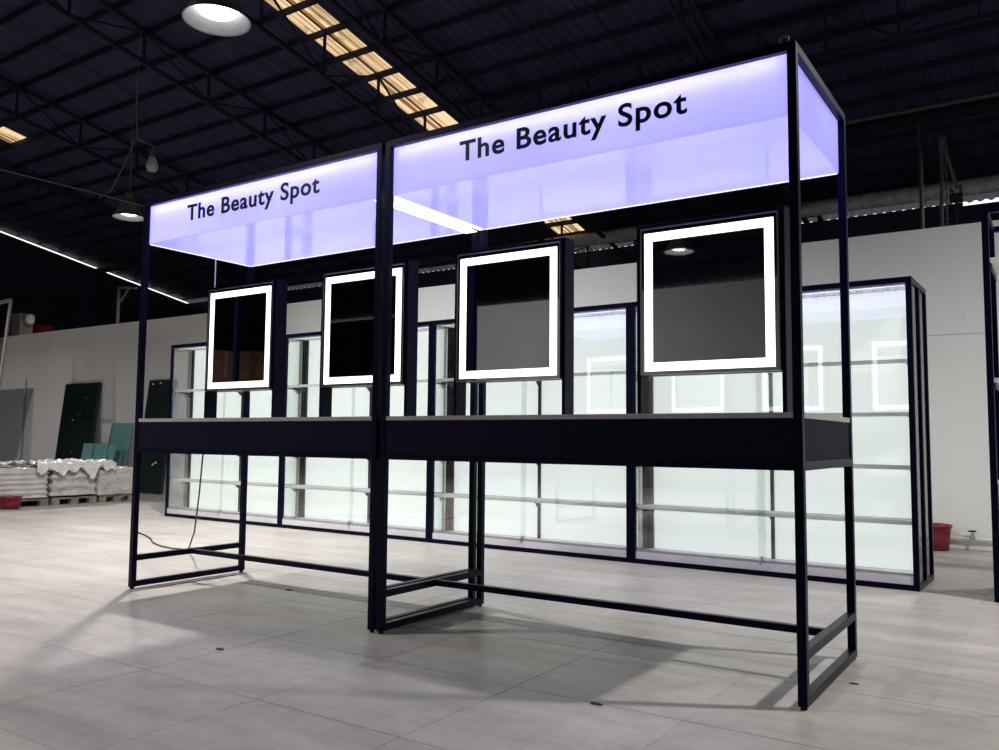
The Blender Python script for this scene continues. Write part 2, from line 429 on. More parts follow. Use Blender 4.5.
# long truss across the bays
t = MB(); ly = 9.08; lz = roof_z(ly) - 0.12
t.bar((-5.75, ly, lz), (HX1, ly, lz), 0.07); lt = t.build('cross_truss', 'steel', ceil)
MB().bar((-5.75, ly, lz - .6), (HX1, ly, lz - .6), 0.07).build('bottom_chord', 'steel', lt)
for k in range(16):
    x = -4.6 + 0.95 * k
    MB().bar((x, ly, lz), (x, ly, lz - .6), 0.04).build('web_bar', 'steel', lt)
    MB().bar((x, ly, lz if k % 2 else lz - .6), (x + .95, ly, lz - .6 if k % 2 else lz), 0.03).build('web_brace', 'steel', lt)
for x in (-3.98, -2.87, -12.2, 0.6):
    MB().tube([(x, y, roof_z(y) - 0.06) for y in (RIDGE, 15.8)], 0.012, 6).build('sag_rod', 'steel', ceil)
MB().bar((HX0, 12.32, roof_z(12.32) - 0.2), (HX1, 12.32, roof_z(12.32) - 0.2), 0.12, 0.16).build('eave_beam', 'steel', ceil)

# ================================================================== VANITY COUNTERS
def lettering(name, size, parent, loc, rot, width):
    cu = bpy.data.curves.new('t', 'FONT'); cu.body = 'The Beauty Spot'; cu.size = size; cu.extrude = 0.0015
    cu.offset = size * 0.02; cu.space_character = 1.1; cu.align_x = 'CENTER'
    to = bpy.data.objects.new('t', cu); COL.objects.link(to)
    bpy.context.view_layer.update()
    me = bpy.data.meshes.new_from_object(to.evaluated_get(bpy.context.evaluated_depsgraph_get()))
    bpy.data.objects.remove(to); bpy.data.curves.remove(cu)
    xs = [v.co.x for v in me.vertices]; s = width / (max(xs) - min(xs)); cx = (max(xs) + min(xs)) / 2
    for v in me.vertices: v.co.x = (v.co.x - cx) * s
    # one object per letter: split the outline mesh into its connected pieces
    bm = bmesh.new(); bm.from_mesh(me); bpy.data.meshes.remove(me)
    seen = set(); M4 = Matrix.LocRotScale(Vector(loc), Matrix.Rotation(rot[2], 3, 'Z') @ Matrix.Rotation(rot[0], 3, 'X'), None)
    bm.verts.ensure_lookup_table(); pieces = []
    bmesh.ops.remove_doubles(bm, verts=bm.verts, dist=1e-6)
    for v0 in bm.verts:
        if v0 in seen: continue
        st = [v0]; comp = []; seen.add(v0)
        while st:
            v = st.pop(); comp.append(v)
            for ed in v.link_edges:
                o2 = ed.other_vert(v)
                if o2 not in seen: seen.add(o2); st.append(o2)
        pieces.append(comp)
    pieces.sort(key=lambda c: min(v.co.x for v in c))
    for comp in pieces:
        idx = {v: i for i, v in enumerate(comp)}
        fs = {f for v in comp for f in v.link_faces}
        lm = bpy.data.meshes.new(name); lm.from_pydata([tuple(M4 @ v.co) for v in comp], [], [[idx[v] for v in f.verts] for f in fs]); lm.update()
        lm.materials.append(M['letter'])
        o = bpy.data.objects.new(name, lm); COL.objects.link(o); o.parent = parent
    bm.free()

ZB, T, TB = 2.13, 1.034, 0.826     # canopy underside, worktop top, apron bottom
def vanity(name, x0, label, text_dx=0.006):
    r = empty(name, (x0, 0, 0)); tag(r, label, 'counter', 'lit makeup counters')
    for px in (0, W - P):
        for py in (0, D - P):
            po = box(px, px + P, py, py + P, 0.012, H).build('post', 'black', r, bevel=0.0015)
            MB().lathe([(0, 0.0), (0.012, 0), (0.012, 0.012), (0.006, 0.014), (0, 0.014)], 12, (px + P/2, py + P/2, 0)).build('levelling_foot', 'rubber', po)
        # side frame rails: foot, stretcher, under the worktop, top
        for z0, nm in ((0.014, 'foot_rail'), (0.170, 'side_stretcher'), (TB, 'apron_rail'), (H - P, 'top_rail')):
            box(px, px + P, P, D - P, z0, z0 + P).build(nm, 'black', r)
    box(P, W - P, D/2 - P/2, D/2 + P/2, 0.172, 0.172 + P - 0.004).build('long_stretcher', 'black', r)
    for py in (0, D - P):
        box(P, W - P, py, py + P, H - P, H).build('top_rail', 'black', r)
        box(P, W - P, py, py + P, TB, TB + 0.02).build('apron_rail', 'black', r)
    # apron: two drawer fronts a side, end panels, worktop
    mid = W / 2 + 0.012
    for py0, py1 in ((0.004, 0.022), (D - 0.022, D - 0.004)):
        for a, c in ((P + 0.001, mid - 0.0015), (mid + 0.0015, W - P - 0.001)):
            box(a, c, py0, py1, TB + 0.022, T - 0.022).build('drawer_front', 'apron', r, bevel=0.001)
    for px in (0.006, W - 0.024):
        box(px, px + 0.018, P, D - P, TB + P, T - 0.022).build('end_panel', 'apron', r)
    box(P, W - P, P, D - P, TB + 0.02, TB + 0.03).build('drawer_base', 'apron', r)
    wt = MB(); wt.quad_box(P, W - P, 0.003, D - 0.003, T - 0.02, T); wt.quad_box(0.003, P, P, D - P, T - 0.02, T); wt.quad_box(W - P, W - 0.003, P, D - P, T - 0.02, T)
    wt.build('worktop', 'top_grey', r)
    # lit canopy
    top = H - P
    pn = []
    for nm, a in (('canopy_fascia', (P, W - P, P - 0.006, P, ZB, top)), ('canopy_fascia', (P, W - P, D - P, D - P + 0.006, ZB, top)),
                  ('canopy_side', (P - 0.006, P, P, D - P, ZB, top)), ('canopy_side', (W - P, W - P + 0.006, P, D - P, ZB, top)),
                  ('canopy_underside', (P, W - P, P, D - P, ZB, ZB + 0.005))):
        pn.append(box(*a).build(nm, 'acrylic', r))
    box(P, W - P, P, D - P, top, top + 0.02).build('canopy_roof', 'white_metal', r)
    for py in (P + 0.045, D - P - 0.049):
        box(P + 0.03, W - P - 0.03, py, py + 0.004, top - 0.030, top - 0.004).build('led_strip', 'led', r)
    eg = MB(); q = 0.0035
    eg.quad_box(P - .006, W - P + .006, D - P + 0.003, D - P + 0.0065, ZB - 0.004, ZB)
    eg.quad_box(P - 0.0065, P - 0.003, P - .003, D - P + .003, ZB - 0.004, ZB)
    eg.build('lit_edge', 'edge', r)
    lettering('letter', 0.134, pn[0], (W / 2 + text_dx, P - 0.0075, 2.226), (math.pi / 2, 0, 0), 1.118)
    lettering('letter', 0.134, pn[1], (W / 2 - 0.006, D - P + 0.0075, 2.226), (math.pi / 2, 0, math.pi), 1.118)
    return r
vl = vanity('makeup_counter', -G - W, 'black-framed makeup counter with lilac lit canopy, the farther left-hand one', -0.026)
vr = vanity('makeup_counter', 0.0, 'black-framed makeup counter with lilac lit canopy, the nearer right-hand one')
# glow strip added to whiten the gap between the canopies, and the lifting eye on the near corner
box(-0.001, P - 0.007, P, D - P, ZB - 0.004, ZB + 0.02).build('joint_glow', 'mirror_led', vr)
box(W - 0.075, W + 0.004, P, D - P, ZB - 0.010, ZB - 0.0045).build('joint_glow', 'mirror_led', vl)
MB().tube([(W - 0.045 + 0.016 * math.cos(a), 0.017, H + 0.016 + 0.016 * math.sin(a)) for a in [math.pi * k / 8 - 0.6 for k in range(13)]], 0.005, 8).build('lifting_eye', 'steel_grey', vr, smooth=True)

# ---- lit mirrors standing on the worktops
YM = 0.385; MT = 0.085; MW = 0.655; MH = 1.893
def vanity_mirror():
    r = empty('lit_mirror'); h = MH - T
    hw = MW / 2; fw_ = 0.018
    fr = MB(); fr.quad_box(-hw, -hw + fw_, 0, MT, 0, h); fr.quad_box(hw - fw_, hw, 0, MT, 0, h); fr.quad_box(-hw + fw_, hw - fw_, 0, MT, h - fw_, h)
    fr.build('portal_frame', 'black', r)
    z0, z1 = 1.217 - T, 1.876 - T; gw = 0.305
    box(-gw + .01, gw - .01, 0.008, MT - 0.008, z0 + 0.012, z1 - 0.012).build('mirror_backing', 'black', r)
    for sgn in (-1, 1):
        ya = -0.012 if sgn < 0 else MT - 0.008
        rim = MB(); t_ = 0.005
        y0, y1 = (ya, ya + 0.020)
        rim.quad_box(-gw, -gw + t_, y0, y1, z0, z1); rim.quad_box(gw - t_, gw, y0, y1, z0, z1)
        rim.quad_box(-gw + t_, gw - t_, y0, y1, z1 - t_, z1); rim.quad_box(-gw + t_, gw - t_, y0, y1, z0, z0 + 0.008)
        rim.build('rim', 'chrome', r)
        yf = y0 + 0.003 if sgn < 0 else y1 - 0.003
        a0, a1 = (yf, yf + 0.004) if sgn < 0 else (yf - 0.004, yf)
        bw, ins = 0.038, 0.019
        X0, X1, Z0, Z1 = -gw + ins, gw - ins, z0 + .016, z1 - .024
        gl = box(-gw + t_, gw - t_, a0 + (0.001 if sgn < 0 else -0.001), a1 + (0.001 if sgn < 0 else -0.001), z0 + 0.008, z1 - t_).build('mirror_glass', 'mirror', r)
        bd = MB(); e0, e1 = (a0 - 0.001, a0 + 0.001) if sgn < 0 else (a1 - 0.001, a1 + 0.001)
        bd.quad_box(X0, X0 + bw, e0, e1, Z0, Z1); bd.quad_box(X1 - bw, X1, e0, e1, Z0, Z1)
        bd.quad_box(X0 + bw, X1 - bw, e0, e1, Z0, Z0 + bw); bd.quad_box(X0 + bw, X1 - bw, e0, e1, Z1 - bw, Z1)
        bd.build('light_band', 'mirror_led', r)
    return r
mp = vanity_mirror()
ml = ['first lit square mirror from the left, next to the outer left post', 'lit square mirror partly behind the middle posts',
      'lit square mirror just right of the middle posts', 'nearest and largest lit square mirror, by the right corner post']
for i, cx in enumerate((-1.527, -0.487, 0.481, 1.504)):
    o = mp if i == 0 else clone(mp)
    o.location = (cx, YM, T); tag(o, ml[i], 'mirror', 'lit mirrors on the counters')

# ================================================================== DISPLAY CABINETS
CW, CD, CH, CP = 1.985, 0.30, 2.0, 0.036
SHELF_Z = (0.431, 0.782, 1.125, 1.47)
def cabinet():
    r = empty('display_cabinet')
    for px in (0, CW - CP):
        for py, pd in ((0, 0.024), (CD - 0.016, 0.016)):
            box(px, px + CP, py, py + pd, 0, CH).build('post', 'black', r)
        for z0 in (0.0, CH - CP):
            box(px, px + CP, 0.024, CD - 0.016, z0, z0 + CP).build('side_rail', 'black', r)
    for py in (0, CD - CP):
        for z0 in (0.0, CH - CP):
            box(CP, CW - CP, py, py + CP, z0, z0 + CP).build('cross_rail', 'black', r)
    # white base with the sliding track
    box(CP, CW - CP, 0.004, CD - CP, CP, 0.088).build('base_board', 'white_metal', r)
    tk = MB(); tk.quad_box(CP, CW - CP, 0.010, 0.016, 0.088, 0.104); tk.quad_box(CP, CW - CP, 0.024, 0.028, 0.088, 0.104); tk.quad_box(CP, CW - CP, 0.036, 0.042, 0.088, 0.104)
    tk.build('door_track', 'track', r)
    tk = MB(); tk.quad_box(CP, CW - CP, 0.010, 0.042, CH - CP - 0.012, CH - CP); tk.build('door_track', 'track', r)
    box(CP, CW - CP, 0.045, CD - CP, CH - CP - 0.002, CH - CP + 0.016).build('top_board', 'cab_top', r)
    box(CP + .02, CW - CP - .02, 0.06, 0.075, CH - CP - 0.010, CH - CP - 0.0025).build('led_strip', 'cab_led', r)
    hm = CW / 2
    for a, c in ((CP + 0.03, hm - 0.012), (hm + 0.012, CW - CP - 0.03)):
        box(a, c, CD - 0.020, CD - 0.006, 0.089, CH - CP - 0.003).build('lit_back_panel', 'lit_panel', r)
    for ux, uw in ((CP + 0.001, 0.024), (hm - 0.011, 0.024), (CW - CP - 0.0235, 0.0125)):
        u = box(ux, ux + uw, CD - 0.040, CD - 0.021, 0.089, CH - CP - 0.003).build('slotted_upright', 'standard', r)
        for z in SHELF_Z:
            bk = MB(); yb = CD - 0.041
            xa, xb = ux + uw/2 - 0.003, ux + uw/2 + 0.003
            pr = [(yb, z - 0.021), (yb, z - 0.085), (yb - 0.03, z - 0.07), (yb - 0.05, z - 0.045), (yb - 0.10, z - 0.034), (yb - 0.17, z - 0.030), (yb - 0.17, z - 0.021)]
            n = len(pr); bk.v = [(xa, y, zz) for y, zz in pr] + [(xb, y, zz) for y, zz in pr]
            bk.f = [tuple(range(n)), tuple(range(n, 2*n))[::-1]] + [(i, n + i, n + (i+1) % n, (i+1) % n) for i in range(n)]
            bk.build('shelf_bracket', 'standard', u)
    for z in SHELF_Z:
        sh = MB(); sh.quad_box(CP + 0.004, CW - CP - 0.004, 0.052, CD - 0.042, z - 0.005, z); sh.quad_box(CP + 0.004, CW - CP - 0.004, 0.046, 0.052, z - 0.026, z + 0.001)
        sh.build('shelf', 'brightened_shelf', r)
    for px in (0.012, CW - 0.018):
        box(px, px + 0.006, 0.024, CD - 0.016, CP, CH - CP).build('glass_side', 'glass', r)
    g1 = box(CP + 0.001, hm + 0.03, 0.017, 0.0225, 0.090, CH - CP - 0.012).build('glass_door', 'glass', r)
    g2 = box(hm - 0.03, CW - CP - 0.001, 0.029, 0.0345, 0.090, CH - CP - 0.012).build('glass_door', 'glass', r)
    lx = hm + 0.0
    k = MB(); k.quad_box(lx - 0.012, lx + 0.012, 0.004, 0.0165, 0.106, 0.132); k.tube([(lx, 0.003, 0.118), (lx - 0.004, -0.004, 0.105), (lx - 0.006, -0.008, 0.075)], 0.006, 6)
    k.build('door_lock', 'chrome', g1)
    return r
RZ = -0.020
cp = cabinet()
cl = ['black-framed lit glass display cabinet at the right end of the row', 'black-framed lit glass display cabinet second from the right end',
      'black-framed lit glass display cabinet behind the left counter, third from the right end', 'black-framed lit glass display cabinet at the far left end of the row']
for i in range(4):
    xr = 1.976 - i * 1.990
    xl = xr - CW * math.cos(RZ); yr = 2.838 + 0.0205 * (1.976 - xr)
    o = cp if i == 0 else clone(cp)
    o.location = (xl, yr - CW * math.sin(RZ), 0); o.rotation_euler = (0, 0, RZ); tag(o, cl[i], 'cabinet', 'lit display cabinets in a row')
# one of the cabinets standing back to back behind the right-hand one
o = clone(cp); d = Vector((math.sin(-RZ), math.cos(RZ), 0)) * (2 * CD + 0.004)
o.location = Vector((1.976, 2.838, 0)) + d; o.rotation_euler = (0, 0, RZ + math.pi)
tag(o, 'display cabinet standing back to back behind the right-end cabinet, only its glass side showing', 'cabinet', 'lit display cabinets in a row')

# ---- rack at the right edge
r = empty('shelf_rack', (2.385, 2.72, 0)); tag(r, 'black-framed rack with white shelves cut off by the right edge', 'rack')
RH, RD, RW = 2.36, 0.60, 1.2
for px in (0, RW - .036):
    for py in (0, RD - .036):
        box(px, px + .036, py, py + .036, 0, RH).build('post', 'black', r)
    for z0 in (0.02, RH - .036):
        box(px, px + .036, .036, RD - .036, z0, z0 + .036).build('side_rail', 'black', r)
for py in (0, RD - .036):
    box(.036, RW - .036, py, py + .036, RH - .036, RH).build('cross_rail', 'black', r)
for z in (2.05, 1.32):
    box(.037, RW - .037, 0.02, RD - .037, z - .025, z).build('shelf', 'white_metal', r)
    box(.037, .043, .06, RD - .06, z - .06, z - .025).build('shelf_bracket', 'standard', r)
box(.04, RW - .04, 0.006, RD - .04, 0.06, 0.69).build('base_cabinet', 'white_metal', r)
box(.037, RW - .037, 0.0, RD - .037, 0.691, 0.71).build('base_top', 'white_metal', r)

# ================================================================== LAMPS
def high_bay(loc, label, top_z, group='high-bay hall lamps', stem=True):
    r = empty('high_bay_lamp', loc); tag(r, label, 'lamp', group)
    MB().lathe([(0.075, 0.36), (0.11, 0.33), (0.16, 0.26), (0.225, 0.14), (0.30, 0.0), (0.312, -0.008), (0.306, -0.014), (0.294, 0.0), (0.218, 0.14), (0.15, 0.26), (0.10, 0.325), (0.0, 0.33)], 40).build('shade', 'lamp_shell', r, smooth=True)
    MB().lathe([(0, 0.50), (0.07, 0.50), (0.085, 0.48), (0.085, 0.37), (0.07, 0.355), (0, 0.355)], 24).build('ballast_housing', 'steel_grey', r, smooth=True)
    MB().lathe([(0, 0.04), (0.10, 0.045), (0.17, 0.07), (0.20, 0.11), (0.17, 0.15), (0, 0.17)], 32).build('lens', 'lamp_glow', r, smooth=True)
    MB().tube([(0.03 * math.cos(a), 0, 0.53 + 0.03 * math.sin(a)) for a in [k * math.pi / 8 for k in range(17)]], 0.006, 6).build('hook', 'steel_grey', r)
    if stem: MB().tube([(0, 0, 0.56), (0.0, 0.0, top_z - loc[2])], 0.012, 6).build('suspension_cable', 'cord_grey', r)
    ld = bpy.data.lights.new('lamp_light', 'AREA'); ld.shape = 'DISK'; ld.size = 0.26; ld.energy = LAMP_W; ld.spread = math.radians(143); ld.color = (1.0, 0.97, 0.94)
    lo = bpy.data.objects.new('lamp_light', ld); COL.objects.link(lo); lo.parent = r; lo.location = (0, 0, 0.035)
    return r
high_bay((-3.715, 1.774, 4.83), 'bright high-bay lamp at the top edge above the left counter', roof_z(1.774) - .05)
high_bay((-12.6, 6.54, 5.28), 'small distant high-bay lamp beside the left counter canopy', roof_z(6.54) - .05)
high_bay((5.2, 6.54, 5.28), 'high-bay lamp out of view to the right, beyond the rack', roof_z(6.54) - .05)
high_bay((5.2, 1.774, 4.83), 'high-bay lamp out of view to the right, beside the counters', roof_z(1.774) - .05)
high_bay((-3.715, -3.0, 4.83), 'added high-bay lamp out of view above the floor in front of the left counter', roof_z(-3.0) - .05)  # unseen lamp added to brighten the floor in front of the counters
high_bay((-13.5, -1.5, 5.0), 'added high-bay lamp out of view to the far left', roof_z(-1.5) - .05)  # unseen lamp added, placed to lift the left part of the wall
high_bay((-3.715, -12.5, 4.83), 'high-bay lamp beyond the partition behind the viewer', roof_z(-12.5) - .05)

# bare bulb hanging from a wire, with its slack cable
o = empty('hanging_bulb', (-9.67, 5.08, 5.40)); tag(o, 'unlit frosted bulb hanging above the left counter', 'bulb')
MB().lathe([(0, -.10), (.07, -.085), (.10, -.03), (.095, .03), (.06, .12), (.045, .15), (0, .15)], 20).build('bulb_glass', 'bulb', o, smooth=True)
MB().lathe([(0, .15), (.05, .15), (.055, .17), (.05, .25), (.03, .28), (0, .28)], 16).build('lamp_holder', 'steel_grey', o, smooth=True)
MB().tube([(0, 0, .28), (-0.02, 0, .36), (-.12, -.03, .40), (-.30, -.1, .48), (-.34, -.12, 1.2), (-.32, -.1, roof_z(5.0) - 5.45)], 0.011, 6).build('flex', 'cord_grey', o)
tag(MB().tube([(-10.0, 4.96, 5.88), (-10.25, 4.95, 5.5), (-10.45, 4.85, 5.05), (-10.55, 4.7, 4.9)], 0.009, 6).build('loose_cable', 'cord_grey'), 'slack cable dropping from the bulb wire to the lamp line', 'cable')
tag(MB().tube([(-14.5, 3.0, 5.42), (-11.8, 3.69, 5.33), (-10.5, 4.7, 4.95), (-8.6, 5.9, 4.35)], 0.012, 6).build('lamp_cable', 'cord_grey'), 'thin cable strung across the upper left towards the distant lamp', 'cable')

# ================================================================== ROOF LEVEL PIPES AND MASTS (right background)
def on_pix(x, y, Y): return on_y(x, y, Y)
tag(MB().tube([(-9.0, 14.0, 5.55), (13.5, 14.0, 5.55)], 0.15, 20).build('eave_duct', 'duct', smooth=True), 'long round grey duct under the rear eave', 'duct')
tag(MB().tube([(-3.0, 11.0, 6.07), (13.5, 11.0, 6.07)], 0.035, 8).build('conduit_pipe', 'steel_grey', smooth=True), 'grey pipe running across under the roof at the right', 'pipe')
tag(MB().tube([(1.56, 7.0, 0), (1.56, 7.0, 4.455)], 0.022, 10).build('steel_pole', 'steel_grey', smooth=True), 'plain grey pole rising behind the partition wall', 'pole')
mb_ = on_y(943.5, 180, 8.0); mt_ = on_y(943.5, 136, 8.0).z
r = empty('lattice_mast', (mb_.x, 8.0, 0)); tag(r, 'grey lattice mast with slanting struts behind the partition wall', 'mast')
for dx in (-0.03, 0.03):
    MB().bar((dx, 0, 0), (dx, 0, mt_), 0.016).build('mast_leg', 'steel_grey', r)
for k in range(16):
    z = 2.7 + 0.11 * k
    if z < mt_ - .08: MB().bar((-0.03, 0, z), (0.03, 0, z + (0.05 if k % 2 else 0)), 0.014).build('mast_rung', 'steel_grey', r)
q1 = on_y(957, 189, 8.3); q2 = on_y(939, 222, 8.0)
MB().bar((0.0, 0.03, mt_), (q1.x - mb_.x, 0.3, q1.z), 0.03).build('strut', 'steel_grey', r)
MB().bar((0.0, -0.03, mt_ - .05), (q2.x - mb_.x, 0.0, 2.6), 0.03).build('strut', 'steel_grey', r)
q3 = on_y(956, 198, 8.4)
r = empty('clamp_block', (q3.x, 8.4, 0)); tag(r, 'dark bracket block at the foot of the slanting strut', 'bracket')
box(-.07, .07, -.04, .04, q3.z - .05, q3.z + .05).build('block', 'steel', r); MB().bar((0, 0, 0), (0, 0, q3.z - .05), .03).build('stem', 'steel', r)
for dx, dz in ((-.05, .1), (.05, .13), (.055, .075), (-.03, .07)): MB().tube([(dx, -.05, q3.z + dz), (dx, .05, q3.z + dz)], .022, 10).build('clamp_knob', 'steel_grey', r)

# ================================================================== LEFT BACKGROUND
def leaning(name, x0, x1, yb, h, th, mat, label, cat, skew=0.0, group=None, y_top=WALL_Y - 0.004):
    """a sheet standing on the floor at yb and leaning back against the partition wall"""
    ang = math.asin(min(0.95, (y_top - th - yb) / h))
    o = box(0, x1 - x0, 0, th, 0, h).build(name, mat, bevel=0.004)
    o.location = (x0, yb, th * math.sin(ang) + 0.0); o.rotation_euler = (-ang, skew, 0)
    tag(o, label, cat, group); return o
g1 = leaning('glass_stack', -12.50, -11.42, 5.18, 1.87, 0.06, 'green', 'tall dark green glass sheet leaning on the wall behind the wrapped stacks', 'glass sheet')
for x, z in ((.12, 1.66), (.66, 1.80), (.74, 1.84), (.66, 1.62), (.74, 1.59), (.62, 1.36), (.55, 1.28), (.60, 1.30), (.40, 1.2), (.52, .62)):
    s = random.uniform(.008, .016); box(x, x + s * 1.6, -0.003, 0, z, z + s).build('sticker', 'sticker', g1)
g2 = leaning('glass_stack', -9.95, -9.25, 5.18, 1.86, 0.05, 'green', 'dark green glass sheet leaning on the wall just left of the cabinets', 'glass sheet')
for x, z in ((.10, 1.78), (.30, 1.79), (.42, .98), (.50, .74), (.48, .66), (.38, .45), (.45, .48)):
    box(x, x + .045, -0.003, 0, z, z + .03).build('sticker', 'sticker', g2)
leaning('teal_sheet', -11.02, -10.42, 5.20, 1.16, 0.02, 'teal', 'taller teal glass sheet leaning on the wall behind the short ones', 'glass sheet')
leaning('teal_sheet', -11.40, -10.66, 5.00, 0.80, 0.02, 'teal', 'short teal glass sheet in front of the tall one, left of the pair', 'glass sheet', y_top=5.15)
leaning('teal_sheet', -10.62, -10.44, 5.00, 0.80, 0.02, 'teal', 'narrow short teal glass sheet beside the wider short one', 'glass sheet', y_top=5.15)
leaning('clear_glass_sheet', -15.2, -13.72, 5.06, 1.86, 0.012, 'smoke_glass', 'large grey glass sheet leaning on the wall at the left edge', 'glass sheet')
tag(MB().tube([(-14.05, 5.415, 0.0), (-14.0, 5.415, 2.02)], 0.02, 8).build('thin_rod', 'alu_frame'), 'thin pale rod standing against the wall by the grey glass sheet', 'rod')
r = empty('framed_screen', (-11.0, 3.6, 0)); tag(r, 'pale-edged mesh screen panel leaning at the far left edge', 'panel')
pA = on_y(-16, 505, 3.6); pB = on_y(11, 300, 3.9)
A = Vector((pA.x, 3.6, 0.0)) - r.location; B = Vector((pB.x, 3.9, pB.z)) - r.location
off = Vector((-1.0, 0.1, 0))
MB().bar(A, B, .035).build('frame_bar', 'alu_frame', r); MB().bar(A + off, B + off, .05).build('frame_bar', 'alu_frame', r)
MB().bar(B, B + off, .05).build('frame_bar', 'alu_frame', r); MB().bar(A + (B - A) * .66, A + (B - A) * .66 + off, .04).build('frame_bar', 'alu_frame', r)
q = MB(); a0 = A + (B - A) * .67; nv = (B - A).cross(off).normalized() * .006
q.v = [tuple(p) for p in (a0, B, B + off, a0 + off)] + [tuple(p + nv) for p in (a0, B, B + off, a0 + off)]
q.f = [(0, 1, 2, 3), (7, 6, 5, 4), (0, 4, 5, 1), (1, 5, 6, 2), (2, 6, 7, 3), (3, 7, 4, 0)]
q.build('mesh_sheet', 'smoke_glass', r)

# wrapped stacks on pallets: front faces look along +X
def pallet(y0, y1, label):
    r = empty('pallet', (-8.42, y0, 0)); tag(r, label, 'pallet', 'pallets under the wrapped stacks'); L = y1 - y0
    for yy in (0, L/2 - .05, L - .1):
        for xx in (-1.15, -.62, -.1):
            box(xx, xx + .1, yy, yy + .1, .0, .075).build('block', 'wood', r)
    for xx in (-1.15, -.88, -.62, -.36, -.1):
        box(xx, xx + .1, 0, L, .075, .095).build('deck_board', 'wood', r)
def wrapped(name, y0, y1, z0, z1, label, layers, amp, mat, x1=-8.40, depth=1.1):
    m = MB(); nx, ny, nz = 14, 36, 30
    def P3(u, v, w_):
        x = x1 - depth + depth * u; y = y0 + (y1 - y0) * v; z = z0 + (z1 - z0) * w_
        n = noise.noise(Vector((x * 5, y * 5, z * 9))) * amp + noise.noise(Vector((x * 14, y * 14, z * 22))) * amp * .5
        edge = -0.018 * (1 - math.cos(w_ * layers * 2 * math.pi)) * 0.5 if layers else 0
        rd = 0.05 * max(0, (w_ - .9) / .1) ** 2
        k = Vector((x, y, z))
        if u in (0, 1): k.x += (1 if u else -1) * (n + edge - rd)
        if v in (0, 1): k.y += (1 if v else -1) * (n + edge - rd)
        if w_ == 1: k.z += n * 1.4
        return tuple(k)
    faces = []
    def grid(f, a, c):
        b0 = len(m.v)
        for i in range(a + 1):
            for j in range(c + 1): m.v.append(P3(*f(i / a, j / c)))
        for i in range(a):
            for j in range(c):
                q = b0 + i * (c + 1) + j; m.f.append((q, q + 1, q + c + 2, q + c + 1))
    grid(lambda s, t: (1, s, t), ny, nz); grid(lambda s, t: (0, s, t), ny, nz); grid(lambda s, t: (s, 0, t), nx, nz); grid(lambda s, t: (s, 1, t), nx, nz)
    grid(lambda s, t: (s, t, 1), nx, ny); grid(lambda s, t: (s, t, 0), nx, ny)
    o = m.build(name, mat, smooth=True); o.location = (0, 0, 0); return tag(o, label, 'stack', 'wrapped stacks')
pallet(1.45, 2.95, 'grey wooden pallet under the layered white stack'); pallet(3.0, 3.62, 'narrow wooden pallet under the crumpled stack'); pallet(3.66, 4.20, 'wooden pallet under the right-hand wrapped stack')
wrapped('wrapped_board_stack', 1.4, 2.93, .11, .50, 'layered stack of white boards in film at the left edge', 6, .010, 'film')
wrapped('wrapped_board_stack', 2.98, 3.60, .12, .49, 'shiny film-wrapped stack in the middle of the pile', 3, .030, 'film')
wrapped('wrapped_board_stack', 3.64, 4.22, .10, .47, 'smooth film-wrapped stack next to the left counter post', 0, .022, 'film')
def crumple(x0, x1, y0, y1, z, amp, label, hang=0.0):
    m = MB(); nx, ny = 26, 44
    for i in range(nx + 1):
        for j in range(ny + 1):
            x = x0 + (x1 - x0) * i / nx; y = y0 + (y1 - y0) * j / ny
            n = noise.noise(Vector((x * 6, y * 6, 1.3))) * amp + abs(noise.noise(Vector((x * 13, y * 11, 4.1)))) * amp + noise.noise(Vector((x * 31, y * 27, 2.2))) * amp * .7
            zz = z + amp + n; xx = x
            if hang and x > -8.40: zz -= hang * min(1, (x + 8.40) / .12) * (0.55 + 1.1 * noise.noise(Vector((0, y * 7, 0)))); xx = -8.372 + (x + 8.40) * .12 + n * .25
            m.v.append((xx, y + n * .3, max(zz, 0.1)))
    for i in range(nx):
        for j in range(ny):
            q = i * (ny + 1) + j; m.f.append((q, q + 1, q + ny + 2, q + ny + 1))
    o = m.build('plastic_film', 'film2', smooth=True)
    md = o.modifiers.new('thickness', 'SOLIDIFY'); md.thickness = 0.004
    tag(o, label, 'plastic film', 'loose plastic film on the stacks')
crumple(-9.0, -8.24, 2.75, 3.85, .505, .045, 'crumpled white plastic film heaped on top of the middle stack', .22)
crumple(-9.0, -8.5, 2.32, 2.66, .52, .030, 'small fold of white film lying on the layered stack')
# buckets
def bucket(loc, rt, rb, h, label, handle=True):
    r = empty('bucket', loc); tag(r, label, 'bucket', 'red buckets')
    MB().lathe([(0, 0), (rb, 0), (rb + (rt - rb) * .5, h * .5), (rt * .98, h * .88), (rt * 1.06, h * .9), (rt * 1.08, h), (rt * .98, h), (rt * .95, h * .9), (rb * .95, .01), (0, .01)], 28).build('shell', 'red', r, smooth=True)
    MB().tube([(rt * 1.07 * math.cos(a), rt * 1.07 * math.sin(a) * .25 - rt * .9, h * .9 - .5 * rt * math.sin(a) * .4) for a in [math.pi * k / 10 for k in range(11)]], .004, 6).build('handle', 'steel_grey', r)
bucket((1.80, 5.25, 0), .122, .10, .22, 'red plastic bucket on the floor beside the right-end cabinet')
bucket((-8.25, 2.38, 0), .125, .105, .155, 'red plastic bucket in front of the wrapped stacks at far left')
